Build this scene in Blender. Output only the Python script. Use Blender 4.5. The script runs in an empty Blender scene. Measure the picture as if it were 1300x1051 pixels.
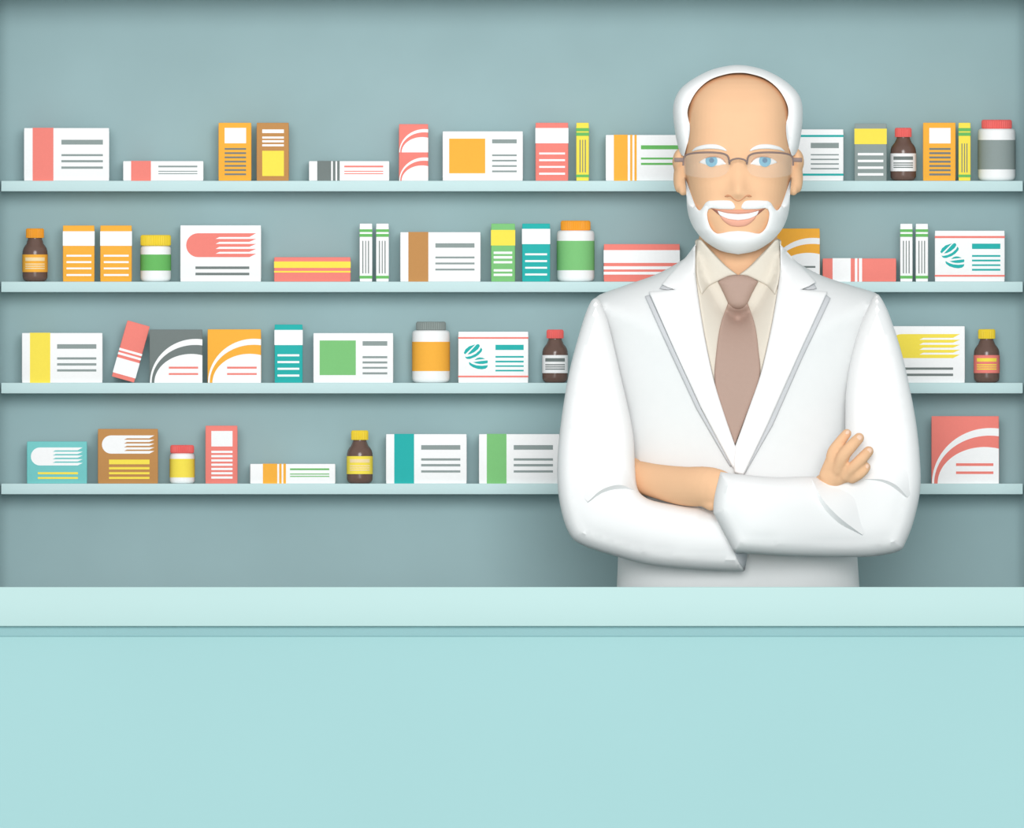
import bpy, bmesh, math
import numpy as np
from mathutils import Vector, Matrix
from mathutils.geometry import delaunay_2d_cdt

S = bpy.context.scene
COL = S.collection
Z0 = 1.745                                   # height of the top edge of the view


def P3(X, Y, y):
    """photo grid (1 unit = 1 mm) to metres at depth y"""
    return ((X - 650.0) / 1000.0, y, Z0 - Y / 1000.0)


# ------------------------------------------------------------------ materials
def s2l(c):
    c /= 255.0
    return c / 12.92 if c <= 0.04045 else ((c + 0.055) / 1.055) ** 2.4


LUM = 1.13
_mats = {}


def mat(name, rgb, rough=0.75, spec=0.12, lum=LUM, metal=0.0, noise=0.0, nscale=40.0):
    if name in _mats:
        return _mats[name]
    m = bpy.data.materials.new(name)
    m.use_nodes = True
    nt = m.node_tree
    b = nt.nodes['Principled BSDF']
    col = [min(0.93, s2l(v) / lum) for v in rgb] + [1.0]
    b.inputs['Base Color'].default_value = col
    b.inputs['Roughness'].default_value = rough
    b.inputs['Specular IOR Level'].default_value = spec
    b.inputs['Metallic'].default_value = metal
    if noise > 0:
        tc = nt.nodes.new('ShaderNodeTexCoord')
        nz = nt.nodes.new('ShaderNodeTexNoise')
        nz.inputs['Scale'].default_value = nscale
        nz.inputs['Detail'].default_value = 4
        rp = nt.nodes.new('ShaderNodeValToRGB')
        rp.color_ramp.elements[0].position = 0.3
        rp.color_ramp.elements[1].position = 0.7
        rp.color_ramp.elements[0].color = [v * (1 - noise) for v in col[:3]] + [1]
        rp.color_ramp.elements[1].color = [min(0.93, v * (1 + noise)) for v in col[:3]] + [1]
        nt.links.new(tc.outputs['Object'], nz.inputs['Vector'])
        nt.links.new(nz.outputs['Fac'], rp.inputs['Fac'])
        nt.links.new(rp.outputs['Color'], b.inputs['Base Color'])
    _mats[name] = m
    return m


PAL = dict(white=(255, 255, 255), salmon=(247, 138, 127), grey=(149, 161, 159), dark=(122, 131, 129),
           orange=(254, 183, 70), brown=(199, 145, 88), yellow=(255, 232, 88), green=(131, 200, 127),
           leaf=(112, 190, 104), teal=(47, 181, 177), aqua=(124, 206, 204), cream=(253, 228, 178))


def pm(n):
    return mat('print_' + n, PAL[n], noise=0.012, nscale=300)


GLASS_BROWN = mat('brown_glass', (110, 86, 77), rough=0.22, spec=0.35)
WHITE_PLASTIC = mat('white_plastic', (255, 255, 255), rough=0.45, spec=0.2)


def cap_mat(n):
    return mat('cap_' + n, {'salmon': (245, 110, 106), 'orange': (251, 166, 50), 'yellow': (250, 218, 62),
                            'grey': (140, 150, 147)}[n], rough=0.5, spec=0.2, noise=0.01, nscale=200)


# ------------------------------------------------------------------ mesh helpers
class MB:
    def __init__(self):
        self.v, self.f, self.m, self.mats = [], [], [], []

    def mi(self, m):
        if m not in self.mats:
            self.mats.append(m)
        return self.mats.index(m)

    def add(self, verts, faces, m):
        o = len(self.v)
        k = self.mi(m)
        self.v += [tuple(p) for p in verts]
        for f in faces:
            self.f.append([i + o for i in f])
            self.m.append(k)

    def box(self, x0, x1, y0, y1, z0, z1, m, bevel=0.0, seg=2):
        bm = bmesh.new()
        bmesh.ops.create_cube(bm, size=1)
        for v in bm.verts:
            v.co = Vector(((x0 + x1) / 2 + v.co.x * (x1 - x0), (y0 + y1) / 2 + v.co.y * (y1 - y0),
                           (z0 + z1) / 2 + v.co.z * (z1 - z0)))
        if bevel > 0:
            bmesh.ops.bevel(bm, geom=bm.edges[:], offset=bevel, segments=seg, affect='EDGES', profile=0.5)
        bm.verts.index_update()
        self.add([v.co[:] for v in bm.verts], [[v.index for v in f.verts] for f in bm.faces], m)
        bm.free()

    def plate(self, pts, y, t, m):
        """flat polygon given as local (x,z), proud of a front at depth y by t"""
        n = len(pts)
        fr = [(p[0], y - t, p[1]) for p in pts]
        bk = [(p[0], y + 0.0004, p[1]) for p in pts]
        faces = [[i, (i + 1) % n, n + (i + 1) % n, n + i] for i in range(n)]
        try:
            vs, es, fs, *_ = delaunay_2d_cdt([Vector(p) for p in pts], [(i, (i + 1) % n) for i in range(n)], [], 1, 1e-7)
            if len(vs) == n:
                idx = [min(range(n), key=lambda j: (pts[j][0] - v.x) ** 2 + (pts[j][1] - v.y) ** 2) for v in vs]
                faces += [[idx[i] for i in f] for f in fs]
                faces += [[n + idx[i] for i in reversed(f)] for f in fs]
            else:
                faces += [list(range(n)), list(range(2 * n - 1, n - 1, -1))]
        except Exception:
            faces += [list(range(n)), list(range(2 * n - 1, n - 1, -1))]
        self.add(fr + bk, faces, m)

    def spin(self, prof, m, n=48, cx=0.0, cy=0.0, teeth=0.0):
        vs, fs = [], []
        k = len(prof)
        for r, z in prof:
            for i in range(n):
                a = 2 * math.pi * i / n
                rr = r - (teeth if (i % 2 and teeth) else 0.0)
                vs.append((cx + max(rr, 0.00005) * math.cos(a), cy + max(rr, 0.00005) * math.sin(a), z))
        for j in range(k - 1):
            for i in range(n):
                fs.append([j * n + i, j * n + (i + 1) % n, (j + 1) * n + (i + 1) % n, (j + 1) * n + i])
        fs.append(list(range(n))[::-1])
        fs.append([(k - 1) * n + i for i in range(n)])
        self.add(vs, fs, m)

    def sector(self, r, x0, x1, z0, z1, m, cy=0.0, t=0.0003):
        """curved printed bar on the front of a cylinder of radius r"""
        a0 = math.asin(max(-1, min(1, x0 / r)))
        a1 = math.asin(max(-1, min(1, x1 / r)))
        n = 14
        vs, fs = [], []
        for i in range(n + 1):
            a = a0 + (a1 - a0) * i / n
            for rr in (r, r + t):
                for z in (z0, z1):
                    vs.append((rr * math.sin(a), cy - rr * math.cos(a), z))
        for i in range(n):
            o = 4 * i
            fs += [[o + 2, o + 6, o + 7, o + 3], [o, o + 1, o + 5, o + 4], [o + 1, o + 3, o + 7, o + 5],
                   [o, o + 4, o + 6, o + 2]]
        fs += [[0, 2, 3, 1], [4 * n, 4 * n + 1, 4 * n + 3, 4 * n + 2]]
        self.add(vs, fs, m)

    def tube(self, path, r, m, n=10):
        path = [Vector(p) for p in path]
        vs, fs = [], []
        k = len(path)
        rs = r if isinstance(r, (list, tuple)) else [r] * k
        for i, p in enumerate(path):
            t = (path[min(i + 1, k - 1)] - path[max(i - 1, 0)]).normalized()
            up = Vector((0, 1, 0)) if abs(t.y) < 0.9 else Vector((0, 0, 1))
            a = t.cross(up).normalized()
            b = t.cross(a).normalized()
            for j in range(n):
                w = 2 * math.pi * j / n
                vs.append(p + rs[i] * (a * math.cos(w) + b * math.sin(w)))
        for i in range(k - 1):
            for j in range(n):
                fs.append([i * n + j, i * n + (j + 1) % n, (i + 1) * n + (j + 1) % n, (i + 1) * n + j])
        fs += [list(range(n))[::-1], [(k - 1) * n + j for j in range(n)]]
        self.add(vs, fs, m)

    def ball(self, c, rx, ry, rz, m, sub=2, rot=None):
        bm = bmesh.new()
        bmesh.ops.create_icosphere(bm, subdivisions=sub, radius=1)
        vs = []
        for v in bm.verts:
            q = Vector((v.co.x * rx, v.co.y * ry, v.co.z * rz))
            if rot is not None:
                q = rot @ q
            vs.append(tuple(Vector(c) + q))
        bm.verts.index_update()
        self.add(vs, [[v.index for v in f.verts] for f in bm.faces], m)
        bm.free()

    def build(self, name, parent=None, loc=(0, 0, 0), org=(0, 0, 0), smooth=True, angle=0.7):
        me = bpy.data.meshes.new(name)
        me.from_pydata([(v[0] - org[0], v[1] - org[1], v[2] - org[2]) for v in self.v], [], self.f)
        for m in self.mats:
            me.materials.append(m)
        me.polygons.foreach_set('material_index', self.m)
        bm = bmesh.new()
        bm.from_mesh(me)
        bmesh.ops.recalc_face_normals(bm, faces=bm.faces[:])
        bm.to_mesh(me)
        bm.free()
        if smooth:
            me.shade_smooth()
            me.set_sharp_from_angle(angle=angle)
        o = bpy.data.objects.new(name, me)
        COL.objects.link(o)
        o.location = loc
        if parent is not None:
            o.parent = parent
        return o


def tag(o, label=None, cat=None, group=None, kind=None):
    if label:
        o['label'] = label
    if cat:
        o['category'] = cat
    if group:
        o['group'] = group
    if kind:
        o['kind'] = kind
    return o


def empty(name, loc):
    o = bpy.data.objects.new(name, None)
    o.empty_display_size = 0.02
    COL.objects.link(o)
    o.location = loc
    return o


# ------------------------------------------------------------------ outline helpers
def crom(pts, n=6):
    """open Catmull-Rom through pts"""
    out = []
    k = len(pts)
    p = [np.array(q, float) for q in pts]
    for i in range(k - 1):
        a = p[i - 1] if i > 0 else 2 * p[0] - p[1]
        b, c = p[i], p[i + 1]
        d = p[i + 2] if i + 2 < k else 2 * p[-1] - p[-2]
        for j in range(n):
            t = j / n
            out.append(tuple(0.5 * ((2 * b) + (c - a) * t + (2 * a - 5 * b + 4 * c - d) * t * t
                                    + (3 * b - a - 3 * c + d) * t ** 3)))
    out.append(tuple(p[-1]))
    return out


def resample(poly, step):
    out = []
    n = len(poly)
    for i in range(n):
        a, b = np.array(poly[i], float), np.array(poly[(i + 1) % n], float)
        L = np.linalg.norm(b - a)
        if L < 1e-6:
            continue
        k = max(1, int(math.ceil(L / step)))
        for j in range(k):
            out.append(tuple(a + (b - a) * j / k))
    return out


def seg_dist(P, poly, closed=True):
    A = np.array(poly, float)
    B = np.roll(A, -1, axis=0)
    if not closed:
        A, B = A[:-1], B[:-1]
    D = np.full(len(P), 1e9)
    for a, b in zip(A, B):
        ab = b - a
        L = ab @ ab
        if L < 1e-12:
            continue
        t = np.clip(((P - a) @ ab) / L, 0, 1)
        q = a + t[:, None] * ab
        D = np.minimum(D, np.hypot(P[:, 0] - q[:, 0], P[:, 1] - q[:, 1]))
    return D


def inside(P, poly):
    A = np.array(poly, float)
    r = np.zeros(len(P), bool)
    j = len(A) - 1
    for i in range(len(A)):
        xi, yi = A[i]
        xj, yj = A[j]
        if yi != yj:
            c = ((yi > P[:, 1]) != (yj > P[:, 1])) & (P[:, 0] < (xj - xi) * (P[:, 1] - yi) / (yj - yi) + xi)
            r ^= c
        j = i
    return r


def lens(mb, poly, front, back, edge, m, step=6.0, bstep=3.0, insets=(), extra=None, relax=0):
    """solid whose outline is poly (photo mm): front/back/edge give depth y from (P, d)"""
    bd = resample(poly, bstep)
    A = np.array(bd)
    nb = len(A)
    lo, hi = A.min(0), A.max(0)
    cand = []
    prev_t = np.roll(A, 1, 0)
    nxt = np.roll(A, -1, 0)
    tv = nxt - prev_t
    nv = np.stack([-tv[:, 1], tv[:, 0]], 1)
    nv /= np.maximum(np.linalg.norm(nv, axis=1), 1e-9)[:, None]
    area = np.sum(A[:, 0] * nxt[:, 1] - nxt[:, 0] * A[:, 1])
    if area < 0:
        nv = -nv
    for d in insets:
        Q = A + nv * d
        Q = Q[inside(Q, bd)]
        if len(Q):
            Q = Q[seg_dist(Q, bd) > 0.93 * d]
            cand.append(Q)
    gx = []
    row = 0
    y = lo[1] + step * 0.5
    while y < hi[1]:
        x = lo[0] + (step * 0.5 if row % 2 else 0.0)
        while x < hi[0]:
            gx.append((x, y))
            x += step
        y += step * 0.866
        row += 1
    if gx:
        G = np.array(gx)
        G = G[inside(G, bd)]
        if len(G):
            dmin = (max(insets) + 0.45 * step) if insets else 0.5 * min(step, bstep)
            G = G[seg_dist(G, bd) > dmin]
            cand.append(G)
    pts = [Vector(p) for p in bd]
    for c in cand:
        pts += [Vector((float(q[0]), float(q[1]))) for q in c]
    if extra is not None:
        pts += [Vector(q) for q in extra]
    vs, es, fs, *_ = delaunay_2d_cdt(pts, [(i, (i + 1) % nb) for i in range(nb)], [], 1, 1e-4)
    V = np.array([(v.x, v.y) for v in vs])
    D = seg_dist(V, bd)
    onb = D < 1e-2
    yf = np.where(onb, edge(V, D), front(V, D))
    yb = np.where(onb, edge(V, D), back(V, D))
    if relax:
        nbr = [set() for _ in range(len(V))]
        for f in fs:
            for i, a in enumerate(f):
                nbr[a].add(f[i - 1])
                nbr[f[i - 1]].add(a)
        nbr = [np.array(sorted(q)) for q in nbr]
        mv = [i for i in range(len(V)) if D[i] > 17.0]
        for _ in range(relax):
            new = yf.copy()
            for i in mv:
                new[i] = 0.5 * yf[i] + 0.5 * yf[nbr[i]].mean()
            yf = new
    verts = [P3(V[i, 0], V[i, 1], yf[i]) for i in range(len(V))]
    bi = {}
    for i in range(len(V)):
        if onb[i]:
            bi[i] = i
        else:
            bi[i] = len(verts)
            verts.append(P3(V[i, 0], V[i, 1], yb[i]))
    faces = [list(f) for f in fs]
    for f in fs:
        g = [bi[i] for i in reversed(f)]
        if set(g) != set(f):
            faces.append(g)
    mb.add(verts, faces, m)


def ss(t):
    t = np.clip(t, 0, 1)
    return t * t * (3 - 2 * t)


def prof(d, R, p=2.0):
    u = 1 - np.minimum(d, R) / R
    return (1 - u ** p) ** (1.0 / p)


def mirror(pts, c=937.2):
    return [(2 * c - x, y) for x, y in pts]


# ------------------------------------------------------------------ the setting
WALL = mat('wall_paint', (161, 188, 191), rough=0.9, spec=0.03, noise=0.035, nscale=7.0)
FLOOR = mat('floor_vinyl', (196, 206, 206), rough=0.6, noise=0.03, nscale=3)


def structure(name, dims, m, bevel=0.0):
    mb = MB()
    mb.box(*dims, m, bevel=bevel)
    o = mb.build(name)
    o['kind'] = 'structure'
    return o


structure('wall_back', (-0.70, 0.70, 0.0, 0.12, 0.0, 2.60), WALL)
structure('added_wall_left', (-2.60, -0.654, -0.085, 0.12, 0.0, 2.60), WALL)  # unseen niche side, added to darken the back wall towards its edge
structure('added_wall_right', (0.654, 2.60, -0.085, 0.12, 0.0, 2.60), WALL)  # unseen like the left side, added to shade the other edge
structure('added_soffit_1', (-0.654, 0.654, -0.13, 0.0, 1.753, 2.60), WALL)  # unseen soffit, added to darken the top of the back wall
structure('floor', (-2.60, 2.60, -4.2, 0.12, -0.05, 0.0), FLOOR)

SHELF_M = mat('shelf_board', (203, 229, 230), rough=0.6, spec=0.1, noise=0.01, nscale=20)
SHELF_Y = -0.066
shelf_rows = [(229.5, 242.9, 'pale teal wall shelf at the top, its boxes level with the man\'s glasses'),
              (357.5, 370.8, 'second pale teal wall shelf from the top, level with the man\'s shirt collar'),
              (485.9, 499.4, 'third pale teal wall shelf from the top, carrying the leaning red box'),
              (613.8, 627.4, 'lowest pale teal wall shelf, with bare wall beneath it')]
for yt, yb, lab in shelf_rows:
    mb = MB()
    h = (yb - yt) / 1000
    mb.box(-0.6485, 0.6485, SHELF_Y, 0.0, -h, 0.0, SHELF_M, bevel=0.0006)
    o = mb.build('wall_shelf', loc=(0, 0, Z0 - yt / 1000))
    tag(o, lab, 'shelf', 'shelves on the back wall')

# ------------------------------------------------------------------ packages
FY = -0.0625                                 # fronts of the packages
OVER = 0.0003


def arcs(w, h):
    """white swoosh arcs of the arc boxes: polygons in local (x,z), x from the left edge"""
    def ell(cu, ru, rv, rev=False):
        lim = math.acos(max(-1, min(1, (1 - cu) / ru)))
        pts = []
        for i in range(25):
            a = math.pi + (lim - math.pi) * i / 24
            pts.append(((cu + ru * math.cos(a)) * w, rv * math.sin(a) * h))
        return pts[::-1] if rev else pts
    out = ell(0.875, 0.868, 0.824)
    inn = ell(0.865, 0.827, 0.711, True)
    fill = ell(0.79, 0.70, 0.542) + [(w, 0.0)]
    return out + inn, fill


def swoosh(x0, y0, x1, y1):
    w, h = x1 - x0, y1 - y0
    r = h / 2
    pts = []
    for i in range(15):
        a = math.pi * 1.5 - math.pi * i / 14
        pts.append((x0 + r + r * math.cos(a), y0 + r - r * math.sin(a)))
    uv = [(1, 0), (.902, .158), (.476, .158), (.42, .237), (1, .237), (.902, .36), (.476, .36), (.42, .446),
          (1, .446), (.902, .568), (.476, .568), (.42, .655), (1, .655), (.902, .777), (.476, .777), (.42, .856),
          (1, .856), (.902, 1)]
    body = [(x0 + u * w, y0 + v * h) for u, v in uv]
    # the round end runs bottom -> top, then along the streaks
    return pts[::-1] + body[::-1] if pts[0][1] < pts[-1][1] else pts + body


def pills(x0, y0, sc):
    """two scored tablets (outlines traced once, in a 110x85 cell scaled by sc)"""
    P = [[(160, 470), (185, 415), (240, 370), (335, 340), (180, 490)],
         [(215, 492), (350, 345), (375, 335), (395, 345), (400, 370), (375, 410), (320, 455), (260, 485)],
         [(178, 522), (200, 530), (270, 515), (340, 480), (395, 430), (418, 388), (437, 415), (430, 445), (385, 495),
          (330, 530), (250, 560), (210, 558), (190, 545)],
         [(320, 575), (360, 545), (400, 535), (440, 540), (480, 558), (380, 568)],
         [(300, 608), (400, 592), (515, 580), (522, 600), (515, 622), (450, 634), (390, 634), (345, 625)],
         [(240, 605), (290, 635), (350, 655), (430, 662), (500, 655), (518, 650), (515, 680), (485, 705), (430, 714),
          (370, 708), (300, 685), (250, 650), (238, 625)]]
    return [[(x0 + (u - 80) / 11.82 * sc, y0 + (v - 150) / 11.82 * sc) for u, v in q] for q in P]


def lines(x0, x1, rows, c):
    return [('r', x0, a, x1, b, c) for a, b in rows]


def carton(label, group, x0, x1, yt, yfl, base, depth, gfx, name='medicine_box', fy=FY, rot=0.0, at=None):
    w, h = (x1 - x0) / 1000, (yfl - yt) / 1000
    mb = MB()
    bmat = pm(base)
    mb.box(-w / 2, w / 2, -depth / 2, depth / 2, 0, h, bmat, bevel=min(0.0007, depth / 12))
    # glued end flaps and the tuck-in top flap
    mb.box(w / 2 - 0.0003, w / 2 + 0.0002, -depth * 0.36, depth * 0.36, h * 0.06, h * 0.94, bmat)
    mb.box(-w / 2 - 0.0002, -w / 2 + 0.0003, -depth * 0.36, depth * 0.36, h * 0.06, h * 0.94, bmat)
    f = -depth / 2

    def L(x, y):
        return ((x - (x0 + x1) / 2) / 1000, (yfl - y) / 1000)
    lay = 0
    for g in gfx:
        k = g[0]
        c = pm(g[-1])
        lay += 1
        t = 0.00016 + 0.000012 * lay
        if k == 'r':
            a, b = L(g[1], g[2]), L(g[3], g[4])
            mb.plate([(a[0], b[1]), (b[0], b[1]), (b[0], a[1]), (a[0], a[1])], f, t, c)
        elif k == 'v':                       # band round front, top and back
            a, b = L(g[1], yfl), L(g[2], yfl)
            mb.box(a[0], b[0], f - OVER, -f + OVER, 0, h + OVER, c)
        elif k == 'h':                       # band round front, sides and back
            za, zb = (yfl - g[2]) / 1000, (yfl - g[1]) / 1000
            mb.box(-w / 2 - OVER, w / 2 + OVER, f - OVER, -f + OVER, max(0, za), min(h + OVER, zb), c)
        elif k == 'p':
            mb.plate([L(*q) for q in g[1]], f, t, c)
        elif k == 'lp':                      # already local
            mb.plate(g[1], f, t, c)
    loc = ((x0 + x1) / 2 / 1000 - 0.65, fy + depth / 2, Z0 - yfl / 1000) if at is None else at
    o = mb.build(name, loc=loc, angle=0.5)
    o.rotation_euler = (0, rot, 0)
    return tag(o, label, 'medicine box', group)


TH = [(14.9, 21.1), (33.1, 35.8), (40.7, 43.5), (48.8, 51.7)]


def banded(label, group, x0, x1, yt, yfl, band, bx, lx, rows, depth=0.045, lc='grey'):
    return carton(label, group, x0, x1, yt, yfl, 'white', depth, [('v', bx[0], bx[1], band)] + lines(lx[0], lx[1], rows, lc))


def flat(label, group, x0, yfl, bands, lc, lx, depth=0.05, w=101.6, h=25.0):
    yt = yfl - h
    rows = [(yfl - 19.3, yfl - 17.1), (yfl - 12.7, yfl - 11.5), (yfl - 9.7, yfl - 8.5)]
    return carton(label, group, x0, x0 + w, yt, yfl, 'white', depth, [('v', a, b, c) for a, b, c in bands]
                  + lines(lx[0], lx[1], rows, lc))


def window_box(label, group, x0, x1, yt, yfl, base, wx, wy, rows, lc, depth=0.035):
    return carton(label, group, x0, x1, yt, yfl, base, depth, [('r', wx[0], wy[0], wx[1], wy[1], 'white')]
                  + lines(wx[0], wx[1], rows, lc))


def belt_box(label, group, x0, x1, yt, yfl, base, wy, belt, lx, rows, lc='white', depth=0.035):
    return carton(label, group, x0, x1, yt, yfl, base, depth, [('h', wy[0], wy[1], belt)] + lines(lx[0], lx[1], rows, lc))


def slim(label, group, x0, x1, yt, yfl, base, stripes, vx, vy, depth=0.03):
    return carton(label, group, x0, x1, yt, yfl, base, depth, [('h', a, b, 'leaf') for a, b in stripes]
                  + [('r', a, vy[0], b, vy[1], 'dark') for a, b in vx], name='slim_medicine_box')


def arc_box(label, group, x0, x1, yt, yfl, base, rows, lc, depth=0.03):
    w, h = (x1 - x0) / 1000, (yfl - yt) / 1000
    st, fi = arcs(w, h)
    sh = lambda q: [(x - w / 2, max(z, 0.0001)) for x, z in q]
    return carton(label, group, x0, x1, yt, yfl, base, depth, [('lp', sh(st), 'white'), ('lp', sh(fi), 'white')]
                  + lines(x0 + 0.364 * (x1 - x0), x0 + 0.92 * (x1 - x0), rows, lc))


def swoosh_box(label, group, x0, x1, yt, yfl, base, sw, swc, lx, rows, lc, depth=0.035):
    return carton(label, group, x0, x1, yt, yfl, base, depth, [('p', swoosh(*sw), swc)] + lines(lx[0], lx[1], rows, lc))


def pill_box(label, group, x0, x1, yt, yfl, hl, tx, rows, sc, depth=0.035):
    return carton(label, group, x0, x1, yt, yfl, 'white', depth, [('h', a, b, 'salmon') for a, b in hl]
                  + [('p', q, 'teal') for q in pills(x0, yt, sc)] + lines(tx[0], tx[1], rows, 'teal'))


def bottle(label, x0, x1, yt, yfl, cap, capx, capb, laby, labc, txtc):
    """brown glass bottle with a ribbed screw cap and a paper label"""
    xc = (x0 + x1) / 2
    R = (x1 - x0) / 2000
    H = (yfl - yt) / 1000
    r = (capx[1] - capx[0]) / 2000
    zc = (yfl - capb) / 1000
    root = empty('medicine_bottle', (xc / 1000 - 0.65, FY + R, Z0 - yfl / 1000))
    tag(root, label, 'medicine bottle', 'brown medicine bottles')
    mb = MB()
    nk = r * 0.78
    sh = zc - 0.0165
    pr = [(R * 0.6, 0.0004), (R - 0.0062, 0.0), (R - 0.0035, 0.0006), (R - 0.0014, 0.0022), (R - 0.0003, 0.0045), (R, 0.0072), (R, sh - 0.003),
          (R - 0.0002, sh), (R - 0.0012, sh + 0.0035), (R - 0.003, sh + 0.0065), (R - 0.0052, sh + 0.0092),
          (nk + 0.0012, sh + 0.0125), (nk + 0.0002, sh + 0.0145), (nk, zc), (nk, zc + 0.004)]
    mb.spin(pr, GLASS_BROWN, 56)
    mb.build('glass_body', root)
    mb = MB()
    mb.spin([(r * 0.97, zc), (r, zc + 0.001), (r, H - 0.002), (r - 0.0006, H - 0.0008), (r - 0.0016, H)],
            cap_mat(cap), 72, teeth=0.0005)
    mb.build('screw_cap', root, angle=0.4)
    mb = MB()
    z0, z1 = (yfl - laby[1]) / 1000, (yfl - laby[0]) / 1000
    RL = R + 0.00025
    mb.spin([(R - 0.0005, z0), (RL, z0), (RL, z1), (R - 0.0005, z1)], pm(labc), 56)
    w = (x1 - x0) / 1000
    for a, b in ((3.8, 8.2), (11.5, 12.9), (14.3, 15.6), (17.0, 18.4)):
        mb.sector(RL - 0.0001, -0.375 * w, 0.375 * w, z1 - b / 1000, z1 - a / 1000, pm(txtc))
    mb.build('label', root)
    return root


def jar(label, x0, x1, yfl, ybt, cap, capx, capy, laby, labc):
    xc = (x0 + x1) / 2
    R = (x1 - x0) / 2000
    root = empty('pill_jar', (xc / 1000 - 0.65, FY + R, Z0 - yfl / 1000))
    tag(root, label, 'pill jar', 'white pill jars')
    zt = (yfl - ybt) / 1000
    r = (capx[1] - capx[0]) / 2000
    zc0, zc1 = (yfl - capy[1]) / 1000, (yfl - capy[0]) / 1000
    c = min(0.006, R * 0.27)
    mb = MB()
    pr = [(R * 0.5, 0.0004), (R - c, 0.0), (R - c * 0.62, c * 0.08), (R - c * 0.29, c * 0.29), (R - c * 0.08, c * 0.62), (R, c),
          (R, zt - 0.004), (R - 0.0004, zt - 0.0024), (R - 0.0014, zt - 0.0009), (R - 0.0032, zt),
          (r - 0.0024, zt), (r - 0.0024, zc1 - 0.003)]
    mb.spin(pr, WHITE_PLASTIC, 64)
    mb.build('jar_body', root)
    mb = MB()
    zc0 = max(zc0, zt)
    mb.spin([(r - 0.0012, zc0), (r - 0.0002, zc0 + 0.001), (r, zc0 + 0.002), (r, zc1 - 0.0022), (r - 0.0006, zc1 - 0.0009),
             (r - 0.0018, zc1)], cap_mat(cap), 88, teeth=0.0007)
    mb.build('screw_lid', root, angle=0.4)
    mb = MB()
    z0, z1 = (yfl - laby[1]) / 1000, (yfl - laby[0]) / 1000
    mb.spin([(R - 0.0005, z0), (R + 0.00025, z0), (R + 0.00025, z1), (R - 0.0005, z1)], pm(labc), 64)
    mb.build('label', root)
    return root


F1, F2, F3, F4 = 229.5, 357.5, 485.9, 613.8
G1, G2, G3, G4 = ('medicine boxes on the top shelf', 'medicine boxes on the second shelf',
                  'medicine boxes on the third shelf', 'medicine boxes on the lowest shelf')

# ---- top shelf
banded('large white medicine box with salmon stripe, first at the left end of top shelf', G1, 30.6, 138.5, 162.5, F1, 'salmon',
       (41.4, 67.8), (77.9, 130.6), [(177.4, 183.5), (195.6, 198.2), (203.2, 206), (211.3, 214.2)])
flat('low white box with one salmon block lying on the top shelf', G1, 156.5, F1, [(166.4, 191.6, 'salmon')], 'grey', (201, 250.5))
window_box('tall orange box with blank white square, beside the brown box on top shelf', G1, 277.5, 319, 155.8, F1, 'orange', (285.2, 312.4), (162.3, 181.8),
           [(187.9 + 5.37 * i, 190.1 + 5.37 * i) for i in range(7)], 'dark')
carton('tall brown box with a yellow square on its lower half', G1, 325.9, 366.6, 155.8, F1, 'brown', 0.035,
       lines(332.9, 360.4, [(164.3, 168.9), (173.3, 175.9), (178, 180.7), (183.1, 185.7)], 'white')
       + [('r', 332.9, 191.4, 360.4, 223.4, 'yellow')])
flat('low white box with dark grey stripes and salmon lines on the top shelf', G1, 392.4, F1,
     [(402.7, 420.4, 'dark'), (422.6, 425.9, 'dark'), (428, 431.3, 'dark')], 'salmon', (437, 486.5))
# salmon box with two stacked arcs
w, h = 0.0369, 0.036
_st, _fi = arcs(w, h)
_g = []
for dz in (0.036, 0.0):
    for q in (_st, _fi):
        _g.append(('lp', [(x - w / 2, max(z, 0.0001) + dz) for x, z in q], 'white'))
carton('narrow salmon box with two white arcs one above the other', G1, 506.6, 543.5, 157.5, F1, 'salmon', 0.03, _g)
carton('white box with a big orange square on its front, top shelf', G1, 562.1, 663.6, 166.7, F1, 'white', 0.045,
       [('r', 570.2, 175.9, 616, 220, 'orange')]
       + lines(624.7, 656, [(176.8, 182), (196, 198.2), (202.8, 205), (209.6, 211.8), (216.4, 218.6)], 'grey'))
belt_box('tall salmon box with white belt next to a slim yellow box', G1, 680, 721.3, 155.8, F1, 'salmon', (162.5, 181.8), 'white',
         (684.5, 717.3), [(193.6, 196), (202.1, 204.5), (210.7, 213), (219.2, 221.8)])
slim('slim yellow box with green stripes beside the salmon box left of the man', G1, 731.7, 747.5, 155.8, F1, 'yellow',
     [(162.5, 166.7), (168.2, 172.4), (221.6, 225)], [(735.7, 737), (739.2, 740.3), (742.5, 743.8)], (177.4, 218.8))
carton('white box with orange stripes half hidden behind the man\'s right ear', G1, 769.1, 870.6, 171.3, F1, 'white', 0.045,
       [('v', 779.2, 796.9, 'orange'), ('v', 800, 802.8, 'orange'), ('v', 805.4, 808.3, 'orange')]
       + lines(813.7, 863, [(184.4, 189.5), (200, 202.4), (206.7, 209.4)], 'leaf'))
carton('white box with two thin teal rules half hidden behind the man\'s left ear', G1, 969, 1070.6, 164.2, F1, 'white', 0.045,
       [('h', 171.2, 173.9, 'teal'), ('h', 220.3, 223, 'teal')]
       + lines(1029.3, 1064.9, [(181.3, 188), (195.6, 197.2), (201.4, 203.2), (207.2, 209), (213.2, 215)], 'grey'))
belt_box('tall grey box with a yellow belt', G1, 1085, 1125.5, 156.8, F1, 'grey', (163.3, 183), 'yellow', (1089, 1121.4),
         [(194.2, 197.2), (202.8, 205.8), (211.3, 214.3), (219.8, 222.9)])
bottle('brown bottle with salmon cap and white label between boxes on the top shelf', 1130.4, 1163, 162.2, F1, 'salmon', (1135.7, 1157), 173.9,
       (194.7, 217.3), 'white', 'dark')
window_box('tall orange box with blank white square, between brown bottle and slim yellow box', G1, 1171.9, 1213, 155.7, F1, 'orange', (1179.8, 1206.8), (162.4, 182),
           [(187.8 + 5.4 * i, 190.3 + 5.4 * i) for i in range(7)], 'dark')
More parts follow.
